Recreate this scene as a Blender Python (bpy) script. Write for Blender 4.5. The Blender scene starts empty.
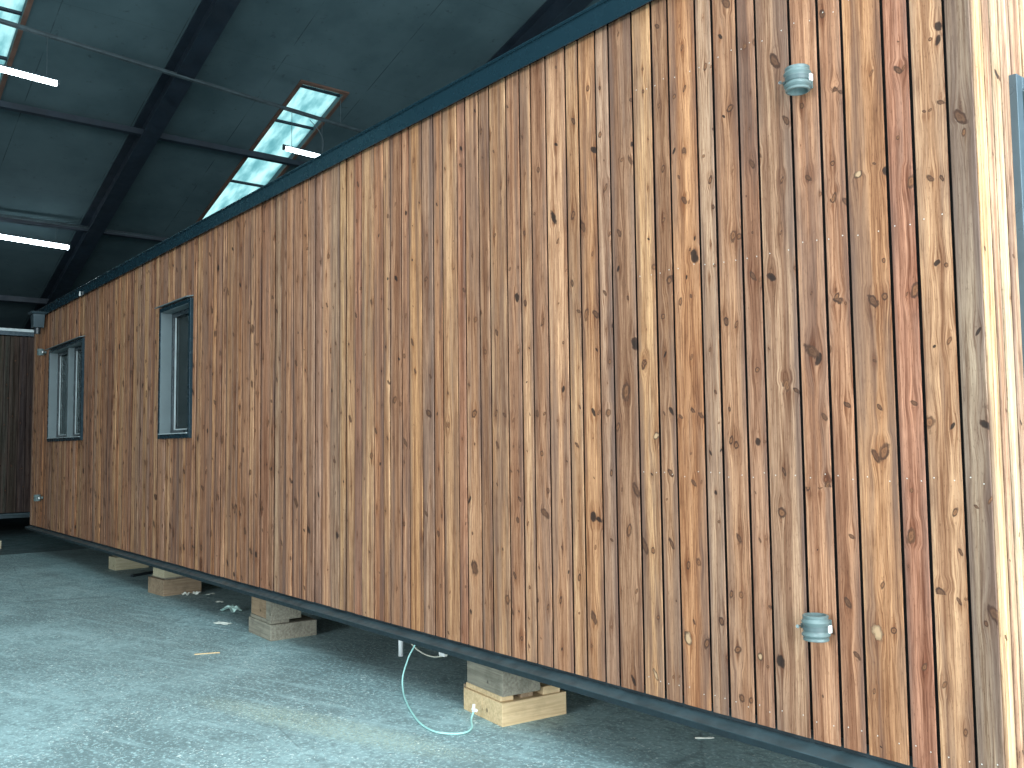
import bpy, bmesh, math, random
from mathutils import Vector, Matrix
sc = bpy.context.scene
KNOTS = '''-2772,3491,11,0 -2639,3441,6,0 -2627,3336,11,0 -2377,3444,17,0 -2289,3221,11,0 -2237,3223,11,0 -2498,3202,11,0 -2467,3195,6,0 -2618,3144,11,0 -2680,3127,11,0 -2372,2980,17,0 -2407,2954,6,1 -2145,3108,17,0 -2099,2849,11,0 -2462,2912,6,0 -2688,2878,11,1 -2630,2863,11,0 -2757,2811,11,0 -2664,2750,6,0 -2270,2713,11,0 -2234,2740,11,0 -2486,2696,11,0 -2126,2610,11,0 -2007,2589,11,0 -2368,2707,6,0 -1882,2899,11,0 -1860,2892,6,0 -2867,3318,6,0 -2634,2637,11,0 -2609,2626,6,0 -2762,2574,11,0 -2581,2456,6,1 -2586,2376,17,1 -2609,2411,6,0 -2476,2574,6,0 -2377,2426,17,0 -2347,2420,11,0 -2493,2411,6,0 -2853,2503,6,1 -2826,2368,11,0 -2733,2293,17,0 -2633,2290,6,1 -2611,2202,6,0 -2671,2186,11,0 -2777,2132,11,0 -2770,1957,11,1 -2616,1934,11,0 -2503,2270,6,0 -2477,2317,6,0 -2424,2068,11,0 -2370,2051,11,0 -2282,2242,11,0 -2244,2225,11,0 -2190,2222,17,1 -2079,2242,6,0 -2011,2132,6,0 -1958,2514,6,0 -1904,2482,11,0 -1902,2099,17,0 -2016,1905,25,0 -1989,1872,17,1 -1943,1908,11,0 -2891,1927,11,0 -2513,1957,6,0 -2272,1852,11,0 -2139,1780,17,0 -2742,1701,11,1 -2783,1691,6,0 -2687,1673,11,0 -2615,1694,11,0 -2574,1681,11,0 -2489,1771,6,0 -2475,1639,6,0 -2525,1512,6,1 -2469,1523,6,1 -2833,1589,17,-1 -2414,1566,11,0 -2388,1544,11,0 -2280,1556,11,1 -2248,1556,6,0 -2133,1770,11,0 -2092,1757,11,0 -2752,1421,11,0 -2622,1382,11,0 -2579,1386,6,0 -2503,1344,6,1 -2489,1220,6,0 -2388,1156,11,0 -2253,1164,6,0 -2285,1158,6,0 -2757,1109,11,0 -2867,1069,11,0 -2175,1274,17,0 -2054,1380,11,0 -2002,1380,11,0 -1967,1381,11,0 -2663,1021,11,0 -2605,1040,11,0 -2436,923,11,0 -2385,926,11,0 -2639,781,6,0 -2489,805,11,0 -2845,773,11,0 -2673,707,17,-1 -2573,698,17,0 -2247,896,6,0 -2410,700,17,0 -2301,690,11,-1 -2265,657,6,0 -2203,688,17,1 -2465,659,6,0 -2868,515,11,-1 -2765,525,6,0 -2730,532,6,0 -2352,506,11,0 -1973,844,11,0 -2397,507,11,0 -1729,2918,11,0 -1874,2899,11,0 -1858,2893,6,0 -1626,2897,11,0 -1604,2896,11,0 -1502,2967,6,0 -1476,2954,11,1 -1471,3002,11,1 -1636,2649,6,0 -1796,2552,17,-1 -1687,2540,11,1 -1730,2577,6,0 -1592,2479,17,0 -1522,2471,11,0 -1483,2462,6,0 -1536,2716,6,0 -1514,2715,6,0 -1474,2728,11,0 -1409,2656,17,0 -1898,2490,11,0 -1851,2460,11,0 -1512,2170,11,1 -1481,2157,6,0 -1906,2099,17,0 -1867,2074,6,0 -1756,2069,17,0 -1710,2078,11,0 -1626,2076,6,0 -1595,2085,17,0 -1535,1880,6,1 -1483,1894,11,0 -1382,1916,11,1 -1875,1691,11,0 -1617,1687,11,0 -1563,1619,17,0 -1484,1602,11,1 -1373,1605,17,1 -1736,1515,25,0 -1768,1501,11,0 -1489,1309,11,0 -1414,1331,6,0 -1368,1356,11,0 -1877,1202,11,0 -1646,1218,17,0 -1970,1387,11,0 -1548,1030,17,0 -1487,1010,6,0 -1465,1023,6,0 -1788,863,17,-1 -1725,880,11,0 -1873,768,11,0 -1618,771,11,0 -1551,722,11,0 -1370,982,17,0 -1400,949,6,0 -3479,3533,6,0 -3241,3346,11,0 -3763,3237,6,0 -4134,3372,11,0 -4340,3225,11,0 -4202,3277,6,0 -4123,3215,6,0 -4044,3330,11,0 -4020,3224,6,0 -3488,3122,11,1 -3633,3022,11,0 -3487,2967,6,0 -3886,3030,6,0 -3743,3027,6,0 -3355,3211,11,0 -3159,3084,11,0 -3205,3018,17,1 -2943,2978,11,1 -2943,3191,11,0 -3013,2919,11,0 -2960,2903,11,0 -3128,2809,17,0 -3962,2916,6,0 -4115,2890,6,0 -3955,3016,11,0 -3814,2769,6,0 -3514,2738,17,1 -3367,2722,17,0 -3298,2652,17,0 -4015,2739,11,0 -3485,2610,11,0 -3106,2574,11,0 -3041,2568,11,0 -4350,2909,6,0 -3883,2528,11,0 -3812,2524,6,0 -3827,2363,17,1 -3757,2321,11,0 -3486,2283,6,0 -3425,2448,6,0 -4204,2284,17,0 -4270,2291,11,0 -4150,2317,6,0 -3613,2201,17,0 -3338,2225,11,0 -3279,2201,17,0 -3215,2196,17,0 -3145,2289,11,0 -3141,2114,6,0 -3096,2129,11,1 -3455,2077,6,0 -2954,2023,17,1 -2900,1922,17,0 -4225,1739,25,0 -4020,1737,17,0 -3946,1722,11,0 -3868,1693,11,0 -3667,1720,11,0 -3608,1718,11,0 -3460,1839,11,1 -3506,1679,6,0 -3453,1675,6,0 -3242,1712,11,1 -3204,1711,11,0 -3138,1706,17,0 -3123,1952,11,0 -4487,1683,11,0 -3017,1801,25,0 -3076,1634,17,0 -3728,2074,6,0 -4011,1557,11,0 -3365,1552,11,0 -4115,2086,11,0 -4276,1244,17,1 -4236,859,25,0 -3869,1550,6,0 -3815,1549,6,0 -3891,1414,6,0 -3831,1415,6,0 -3821,1264,11,0 -3842,1152,11,0 -4017,979,6,0 -3975,986,6,0 -3869,853,11,0 -3939,720,17,0 -3899,666,11,0 -3840,669,6,0 -3442,1471,6,0 -3125,1417,11,0 -2964,1340,17,0 -3057,1340,6,0 -3617,1200,25,0 -3482,1269,6,0 -3488,1033,6,0 -3505,769,11,0 -3255,1202,17,1 -3217,1189,17,1 -3363,897,11,0 -3368,721,6,0 -3264,712,17,0 -3689,750,11,0 -3603,721,11,0 -2977,872,11,0 -3074,858,6,0 -3015,1150,17,0 -2918,1085,17,0 -4136,678,6,0 -3758,498,6,0 -3817,530,11,0 -6338,3179,11,0 -6360,3077,11,0 -5073,2653,17,1 -6025,2967,17,0 -6045,2603,11,0 -6110,2591,6,1 -6910,2665,11,1 -4718,2596,17,0 -6523,2869,17,0 -5539,2653,11,0 -5597,2632,6,0 -5501,3291,6,0 -5407,3264,6,0 -4872,2964,6,0 -5122,2894,11,0 -4853,3387,11,0 -5390,2538,11,0 -6743,2780,11,0 -4958,2393,11,0 -5980,2260,17,0 -6376,2139,11,0 -5958,1970,11,1 -5578,1949,11,0 -6541,2214,17,0 -5094,1860,25,0 -5027,1830,11,0 -4695,1757,25,0 -4976,2136,11,0 -4878,2215,11,0 -4848,2030,11,0 -4970,1584,17,0 -6535,1642,17,0 -6530,1139,25,0 -5914,1457,17,0 -5393,1496,17,0 -6124,1226,6,1 -5256,1831,6,1 -6321,945,25,1 -5872,935,17,1 -5694,1754,17,0 -5322,1152,11,0 -4732,1145,17,0 -4983,1064,11,0 -4505,1685,11,0 -4599,1029,11,0 -6167,1034,6,0 -6257,1414,6,0 -6628,1304,17,0'''
COL = sc.collection
random.seed(11)

# ------------------------------------------------------------------ scene helpers
def link(o, parent=None):
    COL.objects.link(o)
    if parent: o.parent = parent
    return o

def tag(o, label=None, cat=None, group=None, kind=None):
    if label: o['label'] = label
    if cat: o['category'] = cat
    if group: o['group'] = group
    if kind: o['kind'] = kind
    return o

def empty(name, loc=(0, 0, 0), rz=0.0):
    o = bpy.data.objects.new(name, None)
    o.empty_display_size = .1
    o.location = loc
    o.rotation_euler = (0, 0, rz)
    return link(o)

def obj(name, bm, mat, parent=None, loc=None, smooth=False, bevel=0, rz=0.0, fix=True):
    if fix: bmesh.ops.recalc_face_normals(bm, faces=bm.faces[:])
    me = bpy.data.meshes.new(name)
    bm.to_mesh(me); bm.free()
    me.materials.append(mat)
    if smooth:
        for p in me.polygons: p.use_smooth = True
    o = bpy.data.objects.new(name, me)
    if loc: o.location = loc
    o.rotation_euler = (0, 0, rz)
    link(o, parent)
    if bevel:
        m = o.modifiers.new('bevel', 'BEVEL'); m.width = bevel; m.segments = 2; m.limit_method = 'ANGLE'
    return o

def copy_tree(o, parent=None):
    c = o.copy(); COL.objects.link(c); c.parent = parent
    for ch in o.children: copy_tree(ch, c)
    return c

SIDE = lambda u, d, z: (u, d, z)                     # long wall, outward -y
def END(X): return lambda u, d, z: (X - d, u, z)     # wall facing +x

def box(bm, u0, u1, d0, d1, z0, z1, F=SIDE):
    v = [bm.verts.new(F(u, d, z)) for u in (u0, u1) for d in (d0, d1) for z in (z0, z1)]
    for f in ((0, 1, 3, 2), (4, 6, 7, 5), (0, 4, 5, 1), (2, 3, 7, 6), (0, 2, 6, 4), (1, 5, 7, 3)):
        bm.faces.new([v[i] for i in f])

def newbox(*a, F=SIDE):
    bm = bmesh.new(); box(bm, *a, F=F); return bm

def hexa(bm, P):                                     # 8 corners: bottom 4, top 4
    v = [bm.verts.new(p) for p in P]
    for f in ((0, 3, 2, 1), (4, 5, 6, 7), (0, 1, 5, 4), (1, 2, 6, 5), (2, 3, 7, 6), (3, 0, 4, 7)):
        bm.faces.new([v[i] for i in f])

def cells(bm, u0, u1, d0, d1, z0, z1, openings, F=SIDE):   # a wall slab with rectangular openings
    us = sorted({u0, u1} | {a for o in openings for a in o[:2] if u0 < a < u1})
    for a, b in zip(us, us[1:]):
        m = (a + b) / 2
        zs = [z0]
        for o in sorted([o for o in openings if o[0] < m < o[1]], key=lambda o: o[2]): zs += [o[2], o[3]]
        zs.append(z1)
        for p, q in zip(zs[::2], zs[1::2]):
            if q - p > 1e-4: box(bm, a, b, d0, d1, p, q, F)

def tube(bm, pts, r, n=8, closed_ends=True):
    pts = [Vector(p) for p in pts]; rings = []
    up = Vector((0, 0, 1))
    for i, p in enumerate(pts):
        t = (pts[min(i + 1, len(pts) - 1)] - pts[max(i - 1, 0)]).normalized()
        a = t.cross(up)
        if a.length < .05: a = t.cross(Vector((0, 1, 0)))
        a.normalize(); b = t.cross(a)
        rad = r[i] if isinstance(r, (list, tuple)) else r
        rings.append([bm.verts.new(p + (a * math.cos(k * 2 * math.pi / n) + b * math.sin(k * 2 * math.pi / n)) * rad) for k in range(n)])
    for A, B in zip(rings, rings[1:]):
        for k in range(n): bm.faces.new((A[k], A[(k + 1) % n], B[(k + 1) % n], B[k]))
    if closed_ends:
        bm.faces.new(rings[0][::-1]); bm.faces.new(rings[-1])

def smooth_path(pts, n=6):
    P = [Vector(p) for p in pts]; P = [P[0] * 2 - P[1]] + P + [P[-1] * 2 - P[-2]]; out = []
    for i in range(1, len(P) - 2):
        for k in range(n):
            t = k / n; a, b, c, d = P[i - 1:i + 3]
            out.append(.5 * ((2 * b) + (c - a) * t + (2 * a - 5 * b + 4 * c - d) * t * t + (3 * b - a - 3 * c + d) * t ** 3))
    out.append(P[-2]); return out

def lathe(bm, prof, n=40, center=(0, 0, 0), ang=None):      # profile of (radius, z), closed loop
    rings = []
    c = Vector(center)
    for k in range(n):
        a = 2 * math.pi * k / n
        rings.append([bm.verts.new(c + Vector((r * math.cos(a), r * math.sin(a), z))) for r, z in prof])
    for k in range(n):
        A, B = rings[k], rings[(k + 1) % n]
        for i in range(len(prof)):
            j = (i + 1) % len(prof); bm.faces.new((A[i], B[i], B[j], A[j]))

# ------------------------------------------------------------------ node helper
class NT:
    def __init__(s, name):
        s.mat = bpy.data.materials.new(name); s.mat.use_nodes = True
        s.t = s.mat.node_tree; s.t.nodes.clear()
        s.out = s.t.nodes.new('ShaderNodeOutputMaterial')
    def n(s, typ, **kw):
        nd = s.t.nodes.new(typ)
        for k, v in kw.items(): setattr(nd, k, v)
        return nd
    def set(s, sock, v):
        if v is None: return
        if isinstance(v, bpy.types.NodeSocket): s.t.links.new(v, sock)
        elif isinstance(v, (tuple, list)) and len(v) == 3 and sock.type == 'RGBA': sock.default_value = (*v, 1)
        else: sock.default_value = v
    def m(s, op, a, b=None, c=None, clamp=False):
        nd = s.n('ShaderNodeMath', operation=op, use_clamp=clamp)
        for i, v in enumerate((a, b, c)): s.set(nd.inputs[i], v)
        return nd.outputs[0]
    def comb(s, x, y, z=0.0):
        nd = s.n('ShaderNodeCombineXYZ')
        for i, v in enumerate((x, y, z)): s.set(nd.inputs[i], v)
        return nd.outputs[0]
    def sep(s, v):
        nd = s.n('ShaderNodeSeparateXYZ'); s.set(nd.inputs[0], v); return nd.outputs
    def attr(s, name):
        nd = s.n('ShaderNodeAttribute'); nd.attribute_name = name; return nd.outputs
    def noise(s, vec, scale=1.0, detail=3.0, rough=.5, dist=0.0):
        nd = s.n('ShaderNodeTexNoise'); s.set(nd.inputs['Vector'], vec); s.set(nd.inputs['Scale'], scale)
        s.set(nd.inputs['Detail'], detail); s.set(nd.inputs['Roughness'], rough); s.set(nd.inputs['Distortion'], dist)
        return nd.outputs['Fac']
    def vor(s, vec, scale=1.0, feature='F1', rnd=1.0):
        nd = s.n('ShaderNodeTexVoronoi', feature=feature); s.set(nd.inputs['Vector'], vec); s.set(nd.inputs['Scale'], scale)
        s.set(nd.inputs['Randomness'], rnd); return nd.outputs
    def ramp(s, v, a, b, lo=0.0, hi=1.0, smooth=True):
        nd = s.n('ShaderNodeMapRange'); nd.interpolation_type = 'SMOOTHSTEP' if smooth else 'LINEAR'
        for i, q in enumerate((v, a, b, lo, hi)): s.set(nd.inputs[i], q)
        return nd.outputs[0]
    def mix(s, f, a, b, mode='MIX'):
        nd = s.n('ShaderNodeMix', data_type='RGBA', blend_type=mode)
        s.set(nd.inputs[0], f); s.set(nd.inputs[6], a); s.set(nd.inputs[7], b); return nd.outputs[2]
    def bump(s, h, strength=.3, dist=.002):
        nd = s.n('ShaderNodeBump'); s.set(nd.inputs['Height'], h); nd.inputs['Strength'].default_value = strength
        nd.inputs['Distance'].default_value = dist; return nd.outputs[0]
    def pbsdf(s, col, rough=.5, metal=0.0, normal=None, spec=.5, **kw):
        nd = s.n('ShaderNodeBsdfPrincipled'); s.set(nd.inputs['Base Color'], col); s.set(nd.inputs['Roughness'], rough)
        s.set(nd.inputs['Metallic'], metal); s.set(nd.inputs['Specular IOR Level'], spec)
        if normal is not None: s.set(nd.inputs['Normal'], normal)
        for k, v in kw.items(): s.set(nd.inputs[k], v)
        s.t.links.new(nd.outputs[0], s.out.inputs[0]); return s.mat
    def objco(s): return s.n('ShaderNodeTexCoord').outputs['Object']

def paint(name, col, rough=.5, metal=0.0, var=.15, scale=8, bump=0.0, spec=.5, rv=.08):
    g = NT(name); co = g.objco()
    f = g.noise(co, scale, 4, .6)
    c = g.mix(g.ramp(f, .3, .7), tuple(x * (1 - var) for x in col), tuple(min(1, x * (1 + var)) for x in col))
    r = g.ramp(g.noise(co, scale * 2.7, 3), .3, .7, max(0, rough - rv), min(1, rough + rv))
    nm = g.bump(g.noise(co, scale * 20, 3), bump, .002) if bump else None
    return g.pbsdf(c, r, metal, nm, spec)

# ------------------------------------------------------------------ materials
def cladding_mat():
    g = NT('stained_pine_boards')
    bc = g.sep(g.attr('bc')[1]); u, z, bid = bc[0], bc[1], bc[2]
    tone = g.attr('tone')[0]
    kd = g.sep(g.attr('kd')[1])
    kw = g.sep(g.attr('kw')[1])
    win = g.ramp(g.m('MINIMUM', kw[0], kw[1]), .0, .03)
    uw = u; masks = []; flame = 0.0
    sd = kd[2]
    for n_, (nm, dk) in enumerate((('k1', kd[0]), ('k2', kd[1]))):
        k = g.sep(g.attr(nm)[1]); dx, dz, r = k[0], k[1], k[2]
        h = g.m('FRACT', g.m('ADD', g.m('MULTIPLY', sd, 7.3 + 5 * n_), .37 * n_))
        rw = g.m('MINIMUM', r, .015); a = g.m('DIVIDE', dx, g.m('MULTIPLY', rw, 2.2)); b = g.m('DIVIDE', dz, g.m('MULTIPLY', rw, 5.5))
        e = g.m('MULTIPLY', win, g.m('EXPONENT', g.m('MULTIPLY', g.m('ADD', g.m('MULTIPLY', a, a), g.m('MULTIPLY', b, b)), -1.0)))
        uw = g.m('SUBTRACT', uw, g.m('MULTIPLY', g.m('MULTIPLY', dx, e), .85))
        nv = g.comb(g.m('MULTIPLY', dx, 60.0), g.m('MULTIPLY', dz, 38.0), g.m('ADD', bid, g.m('MULTIPLY', h, 31.0)))
        wob = g.m('MULTIPLY', g.m('SUBTRACT', g.noise(nv, 1.0, 3, .6), .5), 1.35)
        # some knots are round, some slanting spikes
        sl = g.m('MULTIPLY', g.m('SUBTRACT', h, .5), 2.2)
        dzz = g.m('ADD', dz, g.m('MULTIPLY', dx, sl))
        qa = g.m('DIVIDE', dx, g.m('MULTIPLY', r, g.ramp(h, .0, 1.0, .75, 1.25))); qb = g.m('DIVIDE', dzz, g.m('MULTIPLY', r, g.ramp(g.m('FRACT', g.m('MULTIPLY', h, 3.0)), 0.0, 1.0, .75, 1.5)))
        q = g.m('ADD', g.m('SQRT', g.m('ADD', g.m('MULTIPLY', qa, qa), g.m('MULTIPLY', qb, qb))), wob)
        masks.append((q, e, dk, h))
    P = g.comb(g.m('ADD', g.m('MULTIPLY', uw, 1.0), g.m('MULTIPLY', bid, 1.37)), z, bid)
    def sn(su, sz, det=3, ro=.5, off=0.0):
        return g.noise(g.comb(g.m('ADD', g.m('MULTIPLY', uw, su), off), g.m('MULTIPLY', z, sz), g.m('MULTIPLY', bid, 3.7)), 1.0, det, ro)
    lowz = g.m('MULTIPLY', g.m('SUBTRACT', sn(5, .9, 2, .5, 3.1), .5), 9.0)
    ring = g.m('SINE', g.m('ADD', g.m('MULTIPLY', uw, 400.0), g.m('ADD', g.m('MULTIPLY', lowz, 3.2), g.m('MULTIPLY', sn(40, 1.5, 2, .5, 2), 12.0))))
    ring = g.m('MULTIPLY', g.ramp(ring, -.2, 1.0), g.ramp(sn(22, 1.1, 2, .5, 1), .35, .65))
    fib = sn(165, 3.2, 4, .7)
    fib2 = sn(430, 9, 2, .6)
    speck = sn(190, 45, 3, .7, 4)
    band = sn(30, .7, 3, .55, 9)
    wide = sn(12, .5, 3, .6, 5)
    blot = sn(22, 4.5, 4, .65, 7)
    dark = g.mix(1.0, tone, (.56, .43, .37), 'MULTIPLY')
    lite = g.mix(1.0, tone, (1.42, 1.42, 1.36), 'MULTIPLY')
    col = g.mix(g.ramp(band, .34, .66), dark, lite)
    col = g.mix(.25, col, tone)
    col = g.mix(g.m('MULTIPLY', ring, .42), col, g.mix(1.0, col, (.60, .46, .38), 'MULTIPLY'))
    col = g.mix(g.m('MULTIPLY', g.ramp(fib, .49, .60), .64), col, g.mix(1.0, col, (.50, .39, .32), 'MULTIPLY'))
    col = g.mix(g.m('MULTIPLY', g.ramp(fib, .36, .48, 1.0, 0.0), .55), col, g.mix(1.0, col, (1.35, 1.35, 1.3), 'MULTIPLY'))
    col = g.mix(g.m('MULTIPLY', g.ramp(fib2, .50, .60), .60), col, g.mix(1.0, col, (.55, .48, .44), 'MULTIPLY'))
    col = g.mix(g.m('MULTIPLY', g.ramp(speck, .58, .68), .60), col, g.mix(1.0, col, (.50, .45, .42), 'MULTIPLY'))
    # grey brown weathering in long streaks and blots
    w = g.m('MULTIPLY', g.ramp(wide, .49, .66), .70)
    col = g.mix(w, col, g.mix(.40, (.150, .098, .078), g.mix(1.0, col, (.58, .53, .55), 'MULTIPLY')))
    col = g.mix(g.m('MULTIPLY', g.ramp(blot, .52, .74), .50), col, g.mix(1.0, col, (.48, .40, .36), 'MULTIPLY'))
    # edges of each board have gone grey brown, unevenly
    ed = g.m('MULTIPLY', g.ramp(g.m('ABSOLUTE', kw[2]), .25, 1.0), g.ramp(sn(9, 1.3, 3, .6, 11), .38, .62))
    col = g.mix(g.m('MULTIPLY', ed, .62), col, g.mix(.45, (.150, .108, .092), g.mix(1.0, col, (.60, .56, .58), 'MULTIPLY')))
    hgt = g.m('MULTIPLY', fib, .6)
    for q, e, dk, h in masks:
        dpos = g.m('MAXIMUM', dk, 0.0); dneg = g.m('MAXIMUM', g.m('MULTIPLY', dk, -1.0), 0.0)
        # resin-dark flame of grain above and below the knot
        fl = g.m('MULTIPLY', e, g.ramp(g.m('ADD', fib, g.m('MULTIPLY', ring, .15)), .35, .68))
        col = g.mix(g.m('MULTIPLY', fl, .60), col, g.mix(1.0, col, (.52, .34, .24), 'MULTIPLY'))
        rim = g.m('MULTIPLY', g.ramp(q, .45, .95), g.ramp(q, 1.0, 1.35, 1.0, 0.0))
        rim = g.m('MULTIPLY', rim, g.ramp(blot, .35, .60, .35, 1.0))
        inside = g.ramp(q, .85, 1.15, 1.0, 0.0)
        kr = g.ramp(g.m('SINE', g.m('MULTIPLY', q, 11.0)), -.6, 1.0)
        kc = g.mix(g.m('MULTIPLY', kr, .55), (.21, .098, .050), (.060, .030, .018))
        kc = g.mix(.18, kc, g.mix(1.0, col, (.85, .6, .42), 'MULTIPLY'))
        kc = g.mix(g.m('MULTIPLY', g.ramp(h, .55, .6), .6), kc, (.060, .032, .022))
        kc = g.mix(dpos, kc, (.020, .014, .012))
        kc = g.mix(dneg, kc, (.46, .30, .175))
        col = g.mix(g.m('MULTIPLY', inside, .92), col, kc)
        col = g.mix(g.m('MULTIPLY', rim, .90), col, (.050, .026, .018))
        hgt = g.m('ADD', hgt, g.m('MULTIPLY', inside, g.m('SUBTRACT', .35, dpos)))
    nm = g.bump(hgt, .5, .002)
    return g.pbsdf(col, g.ramp(fib, .3, .7, .66, .85), 0, nm, .16)

def timber_mat(name, a, b, axis=0, stain=.3):
    g = NT(name); co = g.objco(); s = g.sep(co)
    sc_ = [60, 60, 60]; sc_[axis] = 3
    v = g.comb(*[g.m('MULTIPLY', s[i], float(sc_[i])) for i in range(3)])
    f = g.noise(v, 1.0, 5, .65, .4)
    c = g.mix(g.ramp(f, .3, .7), a, b)
    c = g.mix(g.m('MULTIPLY', g.ramp(g.noise(co, 9, 4, .6), .5, .7), stain), c, tuple(x * .35 for x in a))
    k = g.vor(co, 7.0)[0]
    c = g.mix(g.ramp(k, .06, .11, .75, 0.0), c, tuple(x * .22 for x in a))
    return g.pbsdf(c, .75, 0, g.bump(f, .5, .002), .25)

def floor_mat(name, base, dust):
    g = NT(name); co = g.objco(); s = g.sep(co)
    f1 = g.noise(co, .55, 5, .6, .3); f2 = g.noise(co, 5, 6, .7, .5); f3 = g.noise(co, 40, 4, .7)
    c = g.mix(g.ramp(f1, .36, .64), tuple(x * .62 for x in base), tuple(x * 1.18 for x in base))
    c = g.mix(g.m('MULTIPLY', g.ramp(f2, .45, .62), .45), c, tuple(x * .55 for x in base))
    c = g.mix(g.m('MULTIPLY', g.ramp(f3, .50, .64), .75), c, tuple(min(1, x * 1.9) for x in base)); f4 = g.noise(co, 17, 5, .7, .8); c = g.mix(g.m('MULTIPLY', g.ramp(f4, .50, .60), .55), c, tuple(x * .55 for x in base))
    # long scuffs
    sv = g.comb(g.m('ADD', g.m('MULTIPLY', s[0], .9), g.m('MULTIPLY', s[1], .4)), g.m('SUBTRACT', g.m('MULTIPLY', s[1], 9.0), g.m('MULTIPLY', s[0], 3.0)), 0.0)
    c = g.mix(g.m('MULTIPLY', g.ramp(g.noise(sv, 1.3, 5, .65), .50, .68), .5), c, tuple(min(1, x * 1.5) for x in base))
    # flakes and chips of dust, long and round
    d = dust
    for scl, th, col, st, ax, ay in ((24, .17, (.80, .88, .84), .9, 1, 1), (48, .2, (.75, .84, .80), .9, 1, 1), (20, .15, (.82, .90, .86), .9, 1, 3.5), (20, .15, (.82, .90, .86), .9, 3.2, 1), (11, .09, (.88, .95, .90), 1.0, 1, 1.4)):
        nv = g.n('ShaderNodeTexNoise'); g.set(nv.inputs['Vector'], co); nv.inputs['Scale'].default_value = scl * .5
        vv = g.n('ShaderNodeVectorMath', operation='MULTIPLY_ADD'); g.set(vv.inputs[0], nv.outputs['Color']); vv.inputs[1].default_value = (.08, .08, 0)
        g.set(vv.inputs[2], g.comb(g.m('MULTIPLY', s[0], float(ax)), g.m('MULTIPLY', s[1], float(ay)), scl * 1.0))
        vo = g.vor(vv.outputs[0], scl)
        keep = g.ramp(g.sep(vo[1])[0], .35, .37)
        mk = g.m('MULTIPLY', g.ramp(vo[0], th * .6, th, 1.0, 0.0), keep)
        area = g.ramp(g.noise(co, 1.7, 3, .6), .36, .60, .15, 1.0)
        c = g.mix(g.m('MULTIPLY', g.m('MULTIPLY', mk, area), st * d), c, col)
    # dark flakes
    vo = g.vor(g.comb(g.m('MULTIPLY', s[0], 1.0), g.m('MULTIPLY', s[1], 2.2), 0.0), 15.0)
    mk = g.m('MULTIPLY', g.ramp(vo[0], .07, .13, 1.0, 0.0), g.ramp(g.sep(vo[1])[1], .70, .72))
    c = g.mix(g.m('MULTIPLY', mk, .7), c, tuple(x * .22 for x in base))
    # sawdust trail
    if d > .5:
        px = g.m('ADD', g.m('MULTIPLY', g.m('ADD', s[0], 4.75), .93), g.m('MULTIPLY', g.m('ADD', s[1], .68), .30))
        py = g.m('SUBTRACT', g.m('MULTIPLY', g.m('ADD', s[1], .68), .93), g.m('MULTIPLY', g.m('ADD', s[0], 4.75), .30))
        rr = g.m('ADD', g.m('POWER', g.m('DIVIDE', px, 1.15), 2.0), g.m('POWER', g.m('DIVIDE', py, .17), 2.0))
        sm = g.m('MULTIPLY', g.ramp(rr, .1, 1.2, 1.0, 0.0), g.ramp(g.noise(co, 75, 4, .75), .44, .62))
        c = g.mix(g.m('MULTIPLY', sm, .60), c, (.50, .55, .38))
    # trowelled cracks
    h = g.m('ADD', g.m('MULTIPLY', f2, .8), g.m('MULTIPLY', f3, .35))
    ck = g.vor(g.comb(g.m('MULTIPLY', s[0], .5), g.m('MULTIPLY', s[1], .8), 0.0), .8, 'DISTANCE_TO_EDGE')[0]
    cr = g.m('MULTIPLY', g.ramp(ck, .0, .006, 1.0, 0.0), g.ramp(g.noise(co, 2.0, 2), .45, .55))
    c = g.mix(g.m('MULTIPLY', cr, .45), c, tuple(x * .3 for x in base))
    return g.pbsdf(c, g.ramp(f2, .3, .7, .50, .72), 0, g.bump(h, .55, .008), .4)

def ceiling_mat():
    g = NT('dark_fibre_ceiling_panels'); co = g.objco(); s = g.sep(co)
    f = g.noise(co, .8, 4, .6)
    c = g.mix(g.ramp(f, .3, .7), (.054, .092, .104), (.080, .128, .142))
    c = g.mix(g.m('MULTIPLY', g.ramp(g.noise(co, 6, 4, .7), .60, .72), .45), c, (.03, .04, .045))
    # joints between sheets, running down the slope every 1.75 m
    fy = g.m('FRACT', g.m('DIVIDE', g.m('ADD', s[1], .03 + 17.5), 1.75))
    jt = g.m('MULTIPLY', g.m('ADD', g.ramp(fy, .0, .007, 1.0, 0.0), g.ramp(fy, .993, 1.0)), g.ramp(g.noise(co, 2.2, 2), .35, .6))
    c = g.mix(g.m('MULTIPLY', jt, .8), c, (.012, .02, .024))
    fx = g.m('FRACT', g.m('DIVIDE', g.m('ADD', s[0], 60.3), 2.55))
    jx = g.m('ADD', g.ramp(fx, .0, .004, 1.0, 0.0), g.ramp(fx, .996, 1.0))
    c = g.mix(g.m('MULTIPLY', jx, .25), c, (.02, .03, .034))
    return g.pbsdf(c, .85, 0, None, .2)

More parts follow.
